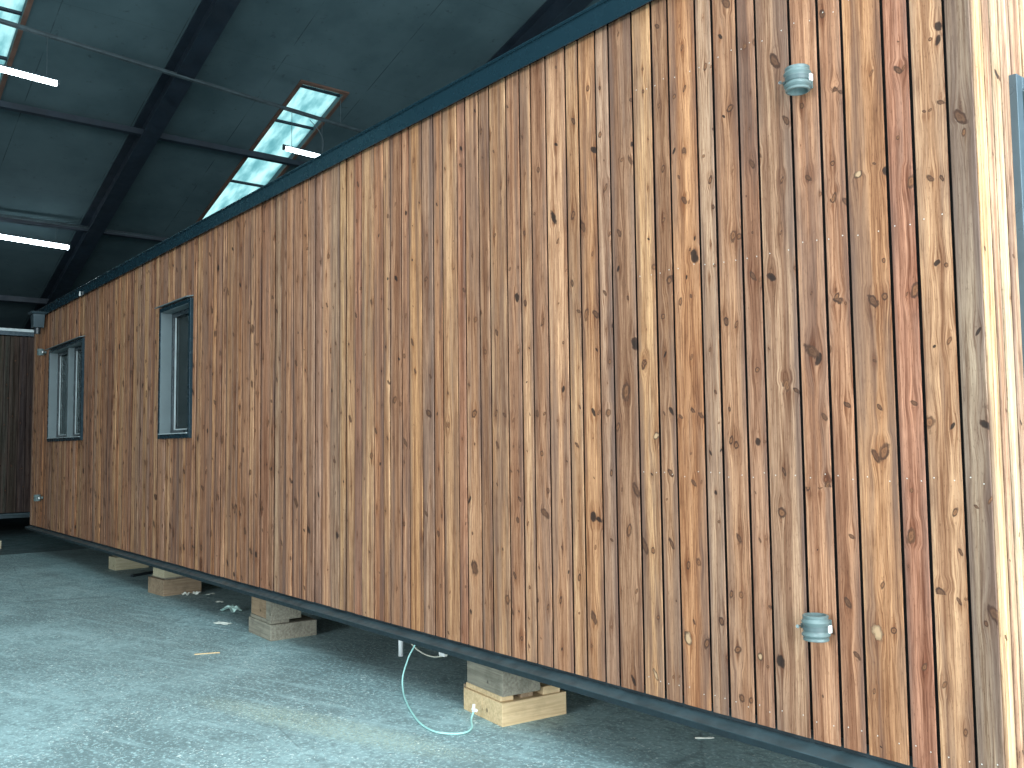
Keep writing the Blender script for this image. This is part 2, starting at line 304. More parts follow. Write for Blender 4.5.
M = {}
M['clad'] = cladding_mat()
M['trim'] = paint('anthracite_coated_steel', (.011, .034, .048), .27, .3, .03, 5, rv=.01)
M['edge'] = paint('black_teal_rail_edge', (.008, .020, .026), .6, 0, .2, 8)
M['hopper'] = paint('dark_slate_metal', (.030, .055, .068), .4, .3, .05, 5)
M['rail'] = paint('dark_grey_steel_rail', (.050, .082, .095), .42, .35, .25, 7, .1)
M['casing'] = paint('dark_blue_grey_aluminium', (.085, .125, .150), .34, .35, .05, 6)
M['lining'] = paint('light_grey_window_lining', (.14, .18, .19), .42, .2, .05, 5)
M['band'] = paint('darker_grey_plastic_band', (.070, .105, .108), .4, 0, .1, 14)
M['sash'] = paint('black_sash_frame', (.020, .030, .036), .3, .1, .15, 6)
M['bead'] = paint('pale_glazing_bead', (.45, .52, .53), .4, .2, .1, 6)
M['black'] = paint('black_membrane', (.006, .005, .005), .95, 0, .2, 9)
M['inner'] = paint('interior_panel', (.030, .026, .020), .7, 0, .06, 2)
M['steel'] = paint('dark_chassis_steel', (.022, .034, .040), .6, .3, .3, 6)
M['plastic'] = paint('dark_grey_green_plastic_socket', (.115, .165, .165), .38, 0, .12, 14, .05)
M['screw'] = paint('bright_zinc_screw', (.75, .76, .74), .3, .9, .05, 40)
M['clip'] = paint('white_plastic_clip', (.78, .80, .78), .4, 0, .05, 30)
M['hose'] = paint('pale_turquoise_hose', (.36, .66, .62), .35, 0, .08, 20)
M['cable'] = paint('cream_cable', (.55, .56, .46), .5, 0, .08, 20)
M['pvc'] = paint('white_pvc', (.80, .83, .82), .4, 0, .05, 20)
M['beam'] = paint('navy_painted_steel', (.014, .024, .036), .55, .1, .2, 2)
M['conduit'] = paint('grey_conduit', (.060, .085, .095), .5, .3, .2, 6)
M['kerb'] = paint('rusty_brown_skylight_kerb', (.11, .062, .045), .8, 0, .35, 2)
M['wallm'] = paint('hall_wall_sheet', (.055, .070, .075), .7, 0, .2, .6)
M['nail'] = paint('galvanised_nail_head', (.62, .58, .52), .45, .3, .05, 60)
M['floor'] = floor_mat('dusty_teal_grey_concrete', (.245, .355, .365), 1.0)
M['slab'] = floor_mat('dark_concrete', (.060, .095, .100), .25)  # darker floor tone, used beyond the far end of the cabin
M['ceil'] = ceiling_mat()
M['t_old'] = timber_mat('weathered_grey_timber', (.17, .155, .12), (.29, .27, .21), 0)
M['t_old_y'] = timber_mat('weathered_grey_timber_crosswise', (.17, .155, .12), (.29, .27, .21), 1)
M['t_new'] = timber_mat('fresh_yellow_pine_timber', (.50, .355, .195), (.68, .51, .30), 1, .15)
M['t_brown'] = timber_mat('brown_timber', (.24, .165, .10), (.36, .26, .165), 0)
M['t_brown_y'] = timber_mat('brown_timber_crosswise', (.22, .155, .10), (.33, .25, .165), 1)
M['t_pale'] = timber_mat('pale_olive_timber', (.38, .34, .22), (.50, .45, .31), 1, .15)
M['paper'] = paint('off_white_scrap', (.72, .76, .68), .7, 0, .08, 40)
M['film'] = paint('clear_greenish_film', (.55, .80, .74), .2, 0, .2, 60)

g = NT('window_glass')
gl = g.n('ShaderNodeBsdfGlass'); gl.inputs['Color'].default_value = (.55, .62, .62, 1); gl.inputs['Roughness'].default_value = 0.0; gl.inputs['IOR'].default_value = 1.25
g.t.links.new(gl.outputs[0], g.out.inputs[0]); M['glass'] = g.mat

g = NT('milky_skylight_sheet'); co = g.objco(); s = g.sep(co)
st = g.noise(g.comb(g.m('MULTIPLY', s[0], .8), g.m('MULTIPLY', s[1], 2.5), 0.0), 1.5, 4, .6)
c = g.mix(g.ramp(st, .3, .7), (.36, .56, .58), (.84, .97, .96))
tr = g.n('ShaderNodeBsdfTranslucent'); g.set(tr.inputs[0], c); g.t.links.new(tr.outputs[0], g.out.inputs[0]); M['sky'] = g.mat

g = NT('lit_led_tube'); em = g.n('ShaderNodeEmission'); em.inputs[0].default_value = (.80, .94, 1, 1); em.inputs[1].default_value = 16
g.t.links.new(em.outputs[0], g.out.inputs[0]); M['led'] = g.mat
# ------------------------------------------------------------------ cladding
TONES = dict(tan=(0.446, 0.265, 0.151), orange=(0.427, 0.218, 0.110), red=(0.335, 0.166, 0.106), brown=(0.291, 0.156, 0.099), pale=(0.504, 0.312, 0.179),
             grey=(0.320, 0.208, 0.151), dark=(0.213, 0.120, 0.081), rtan=(0.417, 0.231, 0.137))
BOARD_ID = [0]

class Clad:
    def __init__(s): s.v = []; s.f = []; s.bc = []; s.k1 = []; s.k2 = []; s.kd = []; s.kw = []; s.tone = []
    def board(s, F, u0, u1, z0, z1, tone, knots, openings=(), d0=0.0, depth=.026, left=True):
        BOARD_ID[0] += 1; bid = BOARD_ID[0] % 83 + random.random() * .5
        rects = [(u0, u1, z0, z1)]
        for o in openings:
            nr = []
            for a, b, p, q in rects:
                if o[1] <= a or o[0] >= b or o[3] <= p or o[2] >= q: nr.append((a, b, p, q)); continue
                if o[0] > a + .004: nr.append((a, o[0], p, q))
                if o[1] < b - .004: nr.append((o[1], b, p, q))
                lo, hi = max(a, o[0]), min(b, o[1])
                if o[2] > p: nr.append((lo, hi, p, o[2]))
                if o[3] < q: nr.append((lo, hi, o[3], q))
            rects = nr
        uc = (u0 + u1) / 2; zo = random.random() * 40
        # knots of one board, paired when level with each other
        ks = sorted(knots, key=lambda k: k[1]); grp = []
        for k in ks:
            if grp and len(grp[-1]) < 2 and abs(grp[-1][0][1] - k[1]) < .05: grp[-1].append(k)
            else: grp.append([k])
        far = (uc, -50.0, .001, 0)
        for a, b, p, q in rects:
            cuts = [p]; gs = [gq for gq in grp if p - .1 < sum(k[1] for k in gq) / len(gq) < q + .1]
            for A, B in zip(gs, gs[1:]):
                m = (A[-1][1] + B[0][1]) / 2
                if cuts[-1] + .002 < m < q - .002: cuts.append(m)
                else: cuts.append(cuts[-1] + .001 if m <= cuts[-1] + .002 else q - .0005)
            cuts.append(q)
            if not gs: gs = [[far]]
            bv = .0028
            prof = [(a, depth), (a, bv), (a + bv, 0), (b - bv, 0), (b, bv * 1.4), (b - .013, min(.019, depth))]
            for i, gq in enumerate(gs):
                if i + 1 >= len(cuts): break
                lo, hi = cuts[i], cuts[i + 1]
                kk = list(gq) + [far] * (2 - len(gq))
                base = len(s.v); sd = random.random()
                for zz in (lo, hi):
                    for (uu, dd) in prof:
                        s.v.append(F(uu, dd + d0, zz)); s.bc.append((uu - uc, zz + zo, bid)); s.tone.append((*tone, 1))
                        s.k1.append((uu - kk[0][0], zz - kk[0][1], kk[0][2])); s.k2.append((uu - kk[1][0], zz - kk[1][1], kk[1][2]))
                        s.kd.append((kk[0][3], kk[1][3], sd)); s.kw.append((1 if i == 0 else zz - lo, 1 if i == len(gs) - 1 else hi - zz, (uu - uc) / max(.01, (u1 - u0) / 2)))
                for j in range(5): s.f.append((base + j, base + j + 1, base + 7 + j, base + 6 + j))
                if i == 0: s.f.append((base + 5, base + 4, base + 3, base + 2, base + 1, base))
                if i == len(gs) - 1: s.f.append(tuple(base + 6 + j for j in range(6)))
    def build(s, name, parent):
        me = bpy.data.meshes.new(name); me.from_pydata(s.v, [], s.f)
        for nm, dat in (('bc', s.bc), ('k1', s.k1), ('k2', s.k2), ('kd', s.kd), ('kw', s.kw)):
            at = me.attributes.new(nm, 'FLOAT_VECTOR', 'POINT'); at.data.foreach_set('vector', [c for t in dat for c in t])
        at = me.attributes.new('tone', 'FLOAT_COLOR', 'POINT'); at.data.foreach_set('color', [c for t in s.tone for c in t])
        me.materials.append(M['clad']); me.update()
        o = bpy.data.objects.new(name, me); return link(o, parent)

def rnd_knots(u0, u1, z0, z1, gap=.36, big=1.0):
    out = []; z = z0 + random.uniform(.02, gap)
    while z < z1:
        r = random.choice((.005, .006, .010, .010, .013, .017)) * big
        out.append((random.uniform(u0 + .012, u1 - .012), z, r, random.choice((0, 0, 0, 0, 1, 0))))
        if random.random() < .3: out.append((random.uniform(u0 + .012, u1 - .012), z + random.uniform(-.02, .02), r * .7, 0))
        z += random.uniform(.45, 1.6) * gap
    return out

KN = [tuple(float(a) for a in t.split(',')) for t in KNOTS.split()]
KN = [(a / 1000, b / 1000, c / 1000, d) for a, b, c, d in KN]

ZB, ZT = .42, 3.62
XC = -1.363                                   # near corner of the cabin
XL = -15.86                                   # far corner
W1 = (-14.72, -12.82, 1.69, 3.04)             # two-light window at the far end
W2 = (-9.73, -8.81, 1.665, 3.03)               # single tall window

cabin = empty('modular_cabin', (-8.6, 1.7, 0))
tag(cabin, 'long brown timber-clad cabin unit raised on wooden blocks, filling most of the view', 'cabin')
CP = {}
def cpart(name, bm, mat, parent=None, **kw):
    o = obj(name, bm, mat, None, **kw); o.parent = parent or cabin
    o.matrix_parent_inverse = Matrix.Identity(4)
    return o
# children keep world coordinates: the cabin empty sits at the origin offset, undone here
cabin.location = (0, 0, 0)

# seams measured along the long wall, right to left
SEAMS = [-1.454, -1.581, -1.682, -1.845, -1.947, -2.074, -2.236, -2.331, -2.46, -2.553, -2.713, -2.814, -2.939, -3.095, -3.19, -3.317,
         -3.413, -3.569, -3.694, -3.789, -3.909, -4.064, -4.165, -4.299, -4.383, -4.538, -4.638, -4.765, -4.918, -5.008, -5.149, -5.235,
         -5.36, -5.524, -5.623, -5.752, -5.846, -5.973, -6.128, -6.226, -6.345, -6.44, -6.598, -6.725, -6.832, -6.94, -7.041, -7.212]
cyc = [.127, .097, .160, .097, .127, .160, .097, .127, .097, .160, .127]
i = 0
while SEAMS[-1] > XL + .26:
    SEAMS.append(SEAMS[-1] - cyc[i % 11]); i += 1
SEAMS.append(XL + .095)
RT = ['tan', 'red', 'orange', 'red', 'rtan', 'grey', 'brown', 'rtan', 'grey', 'orange', 'brown', 'pale', 'dark', 'grey', 'orange', 'tan',
      'pale', 'brown', 'tan', 'rtan', 'pale', 'brown', 'tan', 'red', 'tan', 'orange', 'grey', 'orange', 'rtan', 'brown', 'tan', 'orange', 'pale', 'red', 'tan', 'pale']
rl = ['tan', 'brown', 'rtan', 'brown', 'grey', 'tan', 'dark', 'tan', 'brown', 'orange', 'grey']
cl = Clad()
for i, (b, a) in enumerate(zip(SEAMS, SEAMS[1:])):
    t = TONES[RT[i]] if i < len(RT) else TONES[random.choice(rl)]
    t = tuple(c * random.uniform(.95, 1.05) for c in t); mt = (.40, .217, .126); t = tuple(.65 * p + .35 * q for p, q in zip(t, mt))
    gap = .0120 if i < 40 else .0165
    u0, u1 = a + gap / 2, b - gap / 2
    kn = [k for k in KN if a < k[0] < b]
    if a < -7.0: kn = rnd_knots(u0, u1, ZB, ZT, .36, 1.4)
    else:
        for k in rnd_knots(u0, u1, ZB, ZT, .32, .62):
            if all(abs(k[1] - q[1]) > .10 for q in kn): kn.append(k)
    cl.board(SIDE, u0, u1, ZB, ZT, t, kn, (W1, W2), d0=random.uniform(0, .0025) if i < 30 else random.choice((0, .001, .006)))
# corner board, grey and weathered, with a few knots
gk = [k for k in KN if -1.454 < k[0] < XC + .02] + [(-1.40, 2.6, .008, 0)]
cl.board(SIDE, -1.448, XC, ZB, ZT, (.26, .186, .134), gk, d0=-.004, depth=.03)
cl.board(SIDE, XL, XL + .088, ZB, ZT, TONES['grey'], rnd_knots(XL, XL + .088, ZB, ZT), d0=-.004, depth=.03)
cl.build('long_wall_cladding', cabin)

# end wall, sheltered from the weather: pale yellow boards
DW = (.30, 2.55, .55, 2.865)
EF = END(XC - .004)
cl = Clad(); y = .022
cl.board(EF, -.004 + .024, .098, ZB, ZT, (.54, .39, .22), [(.06, .9, .006, 0), (.04, 2.2, .005, 0)])
es = [.104, .160, .235, .325, .42, .55, .65, .78, .94, 1.04, 1.17, 1.33, 1.43, 1.56, 1.66, 1.82, 1.95, 2.05, 2.21, 2.31, 2.44, 2.6, 2.7, 2.83, 2.93, 3.09, 3.22, 3.38]
for i, (a, b) in enumerate(zip(es, es[1:])):
    t = ((.40, .26, .17), (.46, .36, .24), (.38, .26, .18), (.42, .28, .19), (.44, .33, .215))[i % 5]
    cl.board(EF, a + .006, b - .006, ZB, ZT, t, rnd_knots(a, b, ZB, ZT, .6, .6), (DW,))
cl.build('end_wall_cladding', cabin)

# membranes, walls, floor, roof and chassis
bm = bmesh.new(); cells(bm, XL + .02, XC - .02, 0.0265, .034, ZB + .02, ZT, (W1, W2))
cells(bm, .03, 3.38, .0215, .034, ZB + .02, ZT, (DW,), EF)
box(bm, XL + .015, XL + .034, .034, 3.38, ZB + .02, ZT); box(bm, XL + .015, XC - .03, 3.38, 3.40, ZB + .02, ZT)
cpart('wall_membrane', bm, M['black'])
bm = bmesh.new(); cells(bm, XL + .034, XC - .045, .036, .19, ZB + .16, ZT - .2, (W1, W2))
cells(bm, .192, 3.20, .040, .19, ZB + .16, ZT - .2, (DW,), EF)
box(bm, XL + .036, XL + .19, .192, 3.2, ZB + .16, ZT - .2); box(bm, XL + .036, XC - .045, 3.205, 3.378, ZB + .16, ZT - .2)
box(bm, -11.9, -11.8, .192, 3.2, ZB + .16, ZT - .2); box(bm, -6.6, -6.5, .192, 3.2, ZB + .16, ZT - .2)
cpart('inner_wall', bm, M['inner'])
cpart('floor_deck', newbox(XL + .036, XC - .045, .036, 3.378, ZB + .03, ZB + .158), M['t_brown'])
bm = newbox(XL + .036, XC - .045, .036, 3.378, ZT - .198, ZT - .02); cpart('roof_deck', bm, M['inner'])
# roof edge fascia with a rolled top lip
bm = bmesh.new()
box(bm, XL - .03, XC + .05, -.036, -.030, 3.598, 3.712); box(bm, XL - .03, XC + .05, -.042, -.030, 3.598, 3.606)
box(bm, XL - .03, XC + .05, -.044, .22, 3.712, 3.722); box(bm, XL - .03, XC + .05, .0, .20, 3.63, 3.711)
box(bm, XC + .044, XC + .05, -.030, 3.42, 3.598, 3.712)
cpart('roof_fascia', bm, M['trim'])
bm = bmesh.new(); tube(bm, [(XL - .03, -.042, 3.722), (XC + .05, -.042, 3.722)], .006, 8)
cpart('fascia_lip', bm, M['trim'])
bm = newbox(XL, XC + .04, .2, 3.42, 3.63, 3.71); cpart('roof_sheet', bm, M['trim'])
cpart('hook', newbox(-12.93, -12.90, -.055, -.045, 3.60, 3.66), M['clip'])
# base rail: sloping ledge and dark front face
def rail(x0, x1):
    bm = bmesh.new()
    A = [(.02, ZB - .020), (-.058, ZB - .040), (-.058, ZB - .043), (.02, ZB - .043)]
    v0 = [bm.verts.new((x0, a, b)) for a, b in A]; v1 = [bm.verts.new((x1, a, b)) for a, b in A]
    for k in range(4): bm.faces.new((v0[k], v0[(k + 1) % 4], v1[(k + 1) % 4], v1[k]))
    bm.faces.new(v0[::-1]); bm.faces.new(v1)
    return bm
cpart('base_rail', rail(XL - .08, XC + .05), M['rail'], bevel=.001)
bm = bmesh.new(); A = [(.02, ZB - .0435), (-.0575, ZB - .0435), (-.048, ZB - .0735), (.02, ZB - .0735)]
v0 = [bm.verts.new((XL - .078, a, b)) for a, b in A]; v1 = [bm.verts.new((XC + .048, a, b)) for a, b in A]
for k in range(4): bm.faces.new((v0[k], v0[(k + 1) % 4], v1[(k + 1) % 4], v1[k]))
bm.faces.new(v0[::-1]); bm.faces.new(v1); cpart('rail_lower_face', bm, M['edge'], bevel=.002)
bm = bmesh.new()
box(bm, XL, XC, .021, .10, ZB - .075, ZB + .025); box(bm, XL, XC, 3.3, 3.38, ZB - .075, ZB + .025)
for k in range(15): box(bm, XL + .01 + k * 1.02, XL + .09 + k * 1.02, .10, 3.3, ZB - .06, ZB + .025)
cpart('chassis', bm, M['steel'])

# windows
def window(F, o, lights, dep=.11, proud=.028, cap=True, sw=.045):
    u0, u1, z0, z1 = o; c = .045
    bm = bmesh.new()
    for a in ((u0 - .004, u0 + c, z0, z1), (u1 - c, u1 + .004, z0, z1), (u0 + c, u1 - c, z1 - c, z1), (u0 + c, u1 - c, z0, z0 + c)):
        box(bm, a[0], a[1], -proud, dep + .05, a[2], a[3], F)
    w = cpart('window', bm, M['trim'] if cap else M['casing'], bevel=.002)
    iu0, iu1, iz0, iz1 = u0 + c, u1 - c, z0 + c, z1 - c
    bm = bmesh.new(); t = .004
    for a in ((iu0, iu0 + t, iz0, iz1), (iu1 - t, iu1, iz0, iz1), (iu0 + t, iu1 - t, iz1 - t, iz1)): box(bm, a[0], a[1], -proud + .004, dep - .022, a[2], a[3], F)
    cpart('reveal_lining', bm, M['lining'], w)
    iu0 += t; iu1 -= t; iz1 -= t
    n = lights; mw = .07
    lw = ((iu1 - iu0) - mw * (n - 1)) / n
    for k in range(n):
        a = iu0 + k * (lw + mw); b = a + lw
        if k < n - 1:
            cpart('mullion', newbox(b + .001, b + mw - .001, .02, dep + .05, iz0 + .001, iz1 - .001, F=F), M['lining'], w, bevel=.002)
        bm = bmesh.new()
        for q in ((a, a + sw, iz0, iz1), (b - sw, b, iz0, iz1), (a + sw, b - sw, iz0, iz0 + sw), (a + sw, b - sw, iz1 - sw, iz1)):
            box(bm, q[0] + .001, q[1] - .001, dep - .02, dep + .045, q[2] + .001, q[3] - .001, F)
        cpart('sash', bm, M['sash'], w, bevel=.003)
        bm = bmesh.new(); t = .012
        a2, b2, p2, q2 = a + sw, b - sw, iz0 + sw, iz1 - sw
        for q in ((a2, a2 + t, p2, q2), (b2 - t, b2, p2, q2), (a2 + t, b2 - t, p2, p2 + t)):
            box(bm, q[0] + .0005, q[1] - .0005, dep - .005, dep + .010, q[2] + .0005, q[3] - .0005, F)
        cpart('glazing_bead', bm, M['bead'], w)
        cpart('pane', newbox(a2 + .001, b2 - .001, dep + .015, dep + .021, p2 + .001, q2 - .001, F=F), M['glass'], w)
    bm = bmesh.new()
    box(bm, iu0 + .001, iu1 - .001, -proud - .012, dep - .022, iz0, iz0 + .008, F)
    cpart('sill', bm, M['bead'] if cap else M['casing'], w)
    if cap:
        P = []
        for zz in (0, .010):
            P += [F(u0 - .02, -proud - .045, z1 + zz), F(u1 + .012, -proud - .045, z1 + zz), F(u1 + .012, .02, z1 + .022 + zz), F(u0 - .02, .02, z1 + .022 + zz)]
        bm = bmesh.new(); hexa(bm, P); cpart('drip_cap', bm, M['lining'], w)
    return w
w = window(SIDE, W1, 2); tag(w, 'two-light window at the far end of the wall')
w = window(SIDE, W2, 1); tag(w, 'single tall window')
w = window(EF, DW, 1, dep=.10, proud=.026, cap=False, sw=.06); tag(w, 'tall dark-framed window in the end wall')
w.name = 'end_window'

# pipe sockets for the missing downpipes
def socket(x, z, y=-.076):
    R, H, t = .044, .047, .005
    bm = bmesh.new()
    prof = [(R, -H), (R + .003, -H + .002), (R + .003, -H + .008), (R + .0005, -H + .012), (R + .006, -.030), (R + .0085, -.025), (R + .006, -.020), (R + .0005, -.013),
            (R + .0005, .010), (R + .006, .017), (R + .0085, .022), (R + .006, .027), (R + .001, .034), (R + .003, H - .007), (R + .003, H - .002), (R, H), (R - t, H), (R - t, -H)]
    lathe(bm, prof, 44)
    s = cpart('pipe_socket', bm, M['plastic'], smooth=True); s.location = (x, y, z)
    md = s.modifiers.new('edge', 'EDGE_SPLIT'); md.split_angle = math.radians(50)
    def sub(nm, bm, mat, **kw): return obj(nm, bm, mat, s, **kw)
    bm = bmesh.new(); box(bm, -.014, .014, R - .002, .0755, -.014, .014); box(bm, -.020, .020, .070, .0757, -.022, .022)
    sub('wall_bracket', bm, M['plastic'], bevel=.002)
    bm = bmesh.new(); lathe(bm, [(R + .0008, -.010), (R + .0035, -.010), (R + .0035, .007), (R + .0008, .007)], 44)
    sub('clamp_band', bm, M['band'])
    bm = newbox(-R - .016, -R - .003, -.009, .009, -.010, .010); sub('clamp_ear', bm, M['band'], bevel=.002)
    bm = bmesh.new(); tube(bm, [(-R - .014, -.028, 0), (-R - .014, .014, 0)], .003, 8); tube(bm, [(-R - .014, -.032, 0), (-R - .014, -.026, 0)], .0075, 6)
    sub('screw', bm, M['screw'])
    bm = newbox(R + .0015, R + .010, .006, .024, -.016, .012); sub('clip', bm, M['clip'], bevel=.002)
    return s
socket(-1.990, 2.960); socket(-1.990, .862)
socket(-15.02, 3.035); socket(-15.02, .865)
# rainwater head over the far pair
bm = bmesh.new()
hx, hy, hz = -15.05, -.120, 3.40
def fr(w0, d0_, z0, w1, d1, z1):
    hexa(bm, [(hx - w0, hy - d0_, z0), (hx + w0, hy - d0_, z0), (hx + w0, hy + d0_, z0), (hx - w0, hy + d0_, z0),
              (hx - w1, hy - d1, z1), (hx + w1, hy - d1, z1), (hx + w1, hy + d1, z1), (hx - w1, hy + d1, z1)])
fr(.085, .070, hz, .10, .080, hz + .20); fr(.12, .105, hz + .20, .135, .115, hz + .235)
ho = cpart('rainwater_head', bm, M['hopper'], bevel=.003)
bm = bmesh.new(); tube(bm, [(hx, hy, hz - .09), (hx, hy, hz)], .045, 20); cpart('outlet', bm, M['sash'], ho)

# nail heads of the nearest boards: two to a board at each batten
nbm = bmesh.new(); bmesh.ops.create_uvsphere(nbm, u_segments=8, v_segments=5, radius=1); bmesh.ops.scale(nbm, vec=(.0024, .0010, .0024), verts=nbm.verts[:])
first = None
brd = list(zip(SEAMS, SEAMS[1:]))[:12] + [(XC, -1.454)]
cnt = 0
for bi, (b, a) in enumerate(brd):
    for zz in (.49, 1.42, 2.33, 3.22):
        for f in (.24, .78):
            if cnt >= 100: break
            x = a + (b - a) * f + random.uniform(-.006, .006); z = zz + random.uniform(-.012, .012)
            if first is None: first = cpart('nail_head', nbm, M['nail'])
            o = first if cnt == 0 else first.copy()
            if cnt: COL.objects.link(o)
            o.location = (x, -.0004 - (.004 if bi == 12 else 0), z); cnt += 1

# ------------------------------------------------------------------ second cabin at the end of the hall
cab2 = empty('modular_cabin', (0, 0, 0))
tag(cab2, 'dark brown clad cabin unit standing crosswise beyond the far end of the long cabin', 'cabin')
def p2(name, bm, mat, **kw): return obj(name, bm, mat, cab2, **kw)
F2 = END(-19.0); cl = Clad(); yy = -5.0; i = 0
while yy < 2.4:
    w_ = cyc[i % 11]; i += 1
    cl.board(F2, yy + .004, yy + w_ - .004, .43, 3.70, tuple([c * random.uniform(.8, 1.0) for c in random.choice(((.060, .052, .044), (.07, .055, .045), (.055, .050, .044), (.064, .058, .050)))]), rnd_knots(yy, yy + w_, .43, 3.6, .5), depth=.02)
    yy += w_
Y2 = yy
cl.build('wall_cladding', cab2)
p2('wall_body', newbox(-22.3, -19.022, -4.99, Y2 - .01, .43, 3.70), M['black'])
bm = bmesh.new(); box(bm, -22.34, -18.955, -5.04, Y2 + .03, 3.712, 3.789); p2('roof_fascia', bm, M['trim'])
bm = bmesh.new(); box(bm, -18.99, -18.95, -5.02, Y2, 3.79, 3.84); p2('fascia_lip', bm, M['bead'])  # pale colour paints the reflection along the top of the fascia
bm = bmesh.new(); box(bm, -22.3, -18.94, -5.02, Y2, .385, .418); box(bm, -22.25, -19.01, -5.0, Y2 - .02, .33, .384); p2('base_rail', bm, M['rail'])

# ------------------------------------------------------------------ timber stacks under the cabin
def timber(name, cx, cy, w, d, z0, z1, rz, mat, label, group=None, cat='timber block', pieces=1, chop=.006):
    """a block of sawn timber, w along x, d along y before turning"""
    bm = bmesh.new(); n = pieces
    for k in range(n):
        a = -w / 2 + w * k / n; b = -w / 2 + w * (k + 1) / n
        j = random.uniform(-.006, .006) if n > 1 else 0
        box(bm, a + (.001 if k else 0), b, -d / 2 + j, d / 2 + j, 0, z1 - z0)
    o = obj(name, bm, mat, None, loc=(cx, cy, z0), rz=rz, bevel=.004)
    return tag(o, label, cat, group)

RB = ZB - .074
def corner(cx, cy, rz, w, d, dx=0.0, dy=0.0):
    """centre of a block whose front right corner (towards -y, +x) is at cx,cy"""
    c, s = math.cos(rz), math.sin(rz)
    lx, ly = -w / 2 + dx, d / 2 + dy
    return cx + c * lx - s * ly, cy + s * lx + c * ly
r1 = math.radians(-6)
def blk(name, base, rz, w, d, z0, z1, mat, label, dx=0, dy=0, **kw):
    x, y = corner(base[0], base[1], rz, w, d, dx, dy)
    return timber(name, x, y, w, d, z0, z1, rz, mat, label, **kw)
b1 = (-4.062, .053)
blk('timber_block', b1, r1, .43, .44, 0, .128, M['t_new'], 'fresh yellow pine block on the floor, bottom of the nearest stack', pieces=2)
tb = blk('timber_board', b1, r1, .030, .30, 0, .140, M['t_brown_y'], 'thin upright brown board leaning at the left end of the nearest block stack', dx=-.434, dy=.02, cat='board')
blk('packing_slat', b1, r1, .39, .085, .129, .160, M['t_new'], 'light pine packing slat at the front of the nearest stack', dx=-.03, dy=.012, cat='slat')
blk('packing_slat', b1, r1, .39, .085, .129, .160, M['t_brown'], 'brown packing slat in the middle of the nearest stack', dx=-.03, dy=.145, cat='slat')
blk('packing_slat', b1, r1, .39, .12, .129, .175, M['t_new'], 'thick pale packing slat at the back of the nearest stack', dx=-.01, dy=.285, cat='slat')
blk('timber_block', b1, r1, .395, .255, .161, RB - .045, M['t_old'], 'weathered grey block, upper one of the nearest stack', dx=-.004, dy=.008)
blk('timber_board', b1, r1, .38, .25, RB - .044, RB - .001, M['t_old'], 'thin grey board wedged between nearest stack and cabin rail', dx=-.01, dy=.02, cat='board')
r2 = math.radians(-3)
b2_ = (-7.062, .036)
blk('timber_block', b2_, r2, .50, .40, 0, .128, M['t_old'], 'grey-brown block on the floor, bottom of the second stack from the right')
blk('packing_slat', b2_, r2, .46, .16, .129, .158, M['t_old'], 'grey packing slat between the blocks of the second stack', dx=-.03, dy=.012, cat='slat')
blk('timber_block', b2_, r2, .11, .26, .159, RB - .001, M['t_old'], 'narrow upright grey post block at the right end of the second stack', dx=-.006, dy=.006)
blk('timber_block', b2_, r2, .36, .27, .159, RB - .001, M['t_brown'], 'brown-grey block, upper one of the second stack', dx=-.122, dy=.016)
b3 = (-9.965, .13)
r3 = math.radians(4)
blk('timber_block', b3, r3, .42, .42, 0, .172, M['t_brown_y'], 'brown block on the floor, bottom of the third stack', pieces=1)
blk('packing_slat', b3, r3, .38, .30, .173, .192, M['t_old'], 'dark packing board between the blocks of the third stack', dx=-.02, dy=.03, cat='slat')
blk('timber_block', b3, r3, .30, .36, .193, RB - .001, M['t_pale'], 'pale block, upper one of the third stack', dx=.0, dy=.004)
b4 = (-12.54, .36)
blk('timber_block', b4, r3, .26, .43, 0, .165, M['t_pale'], 'pale block on the floor, bottom of the fourth, most distant stack')
blk('timber_block', b4, r3, .20, .36, .166, RB - .001, M['t_old'], 'dark block tucked under the cabin on the most distant stack', dx=-.05, dy=.05)
timber('timber_block', -16.85, -.42, .4, .34, 0, .13, 0, M['t_pale'], 'small pale timber block alone on the dark floor by the left picture edge')

# ------------------------------------------------------------------ hose, cable, pipe, litter
bm = bmesh.new()
tube(bm, smooth_path([(-5.10, .17, .449), (-5.10, .17, .349), (-5.085, .15, .285), (-5.12, .115, .19), (-5.085, .05, .085), (-5.00, .0, .022), (-4.84, -.08, .008), (-4.62, -.18, .008), (-4.39, -.265, .008), (-4.21, -.28, .008),
                      (-4.11, -.20, .008), (-4.13, -.11, .010), (-4.25, -.02, .018), (-4.285, .022, .045)], 8), .0058, 8)
h = obj('hose', bm, M['hose'], None, smooth=True); tag(h, 'thin pale turquoise hose looping from under the cabin to the nearest block stack', 'hose')
bm = bmesh.new(); tube(bm, [(-4.285, .022, .043), (-4.288, .026, .085)], [.010, .008], 10); tube(bm, [(-4.288, .018, .06), (-4.25, .016, .058)], .009, 8)
obj('hose_connector', bm, M['clip'], h)
bm = bmesh.new()
tube(bm, smooth_path([(-5.42, .25, .449), (-5.42, .25, .345), (-5.40, .25, .27), (-5.30, .25, .235), (-5.22, .25, .205), (-5.13, .25, .19), (-5.02, .25, .192), (-4.91, .25, .218), (-4.83, .25, .25)], 6), .0048, 8)
c_ = obj('cable', bm, M['cable'], None, smooth=True); tag(c_, 'cream cable with a white plug hanging under the cabin rail', 'cable')
obj('cable_plug', newbox(-4.95, -4.89, .238, .262, .215, .245), M['clip'], c_)
bm = bmesh.new()
tube(bm, smooth_path([(-5.34, .24, .449), (-5.34, .24, .345), (-5.32, .24, .27), (-5.22, .24, .245), (-5.12, .24, .238), (-5.02, .24, .25)], 6), .0042, 8)
c_ = obj('cable', bm, M['cable'], None, smooth=True); tag(c_, 'short cream cable end sticking out straight beside the white pipe stub', 'cable')
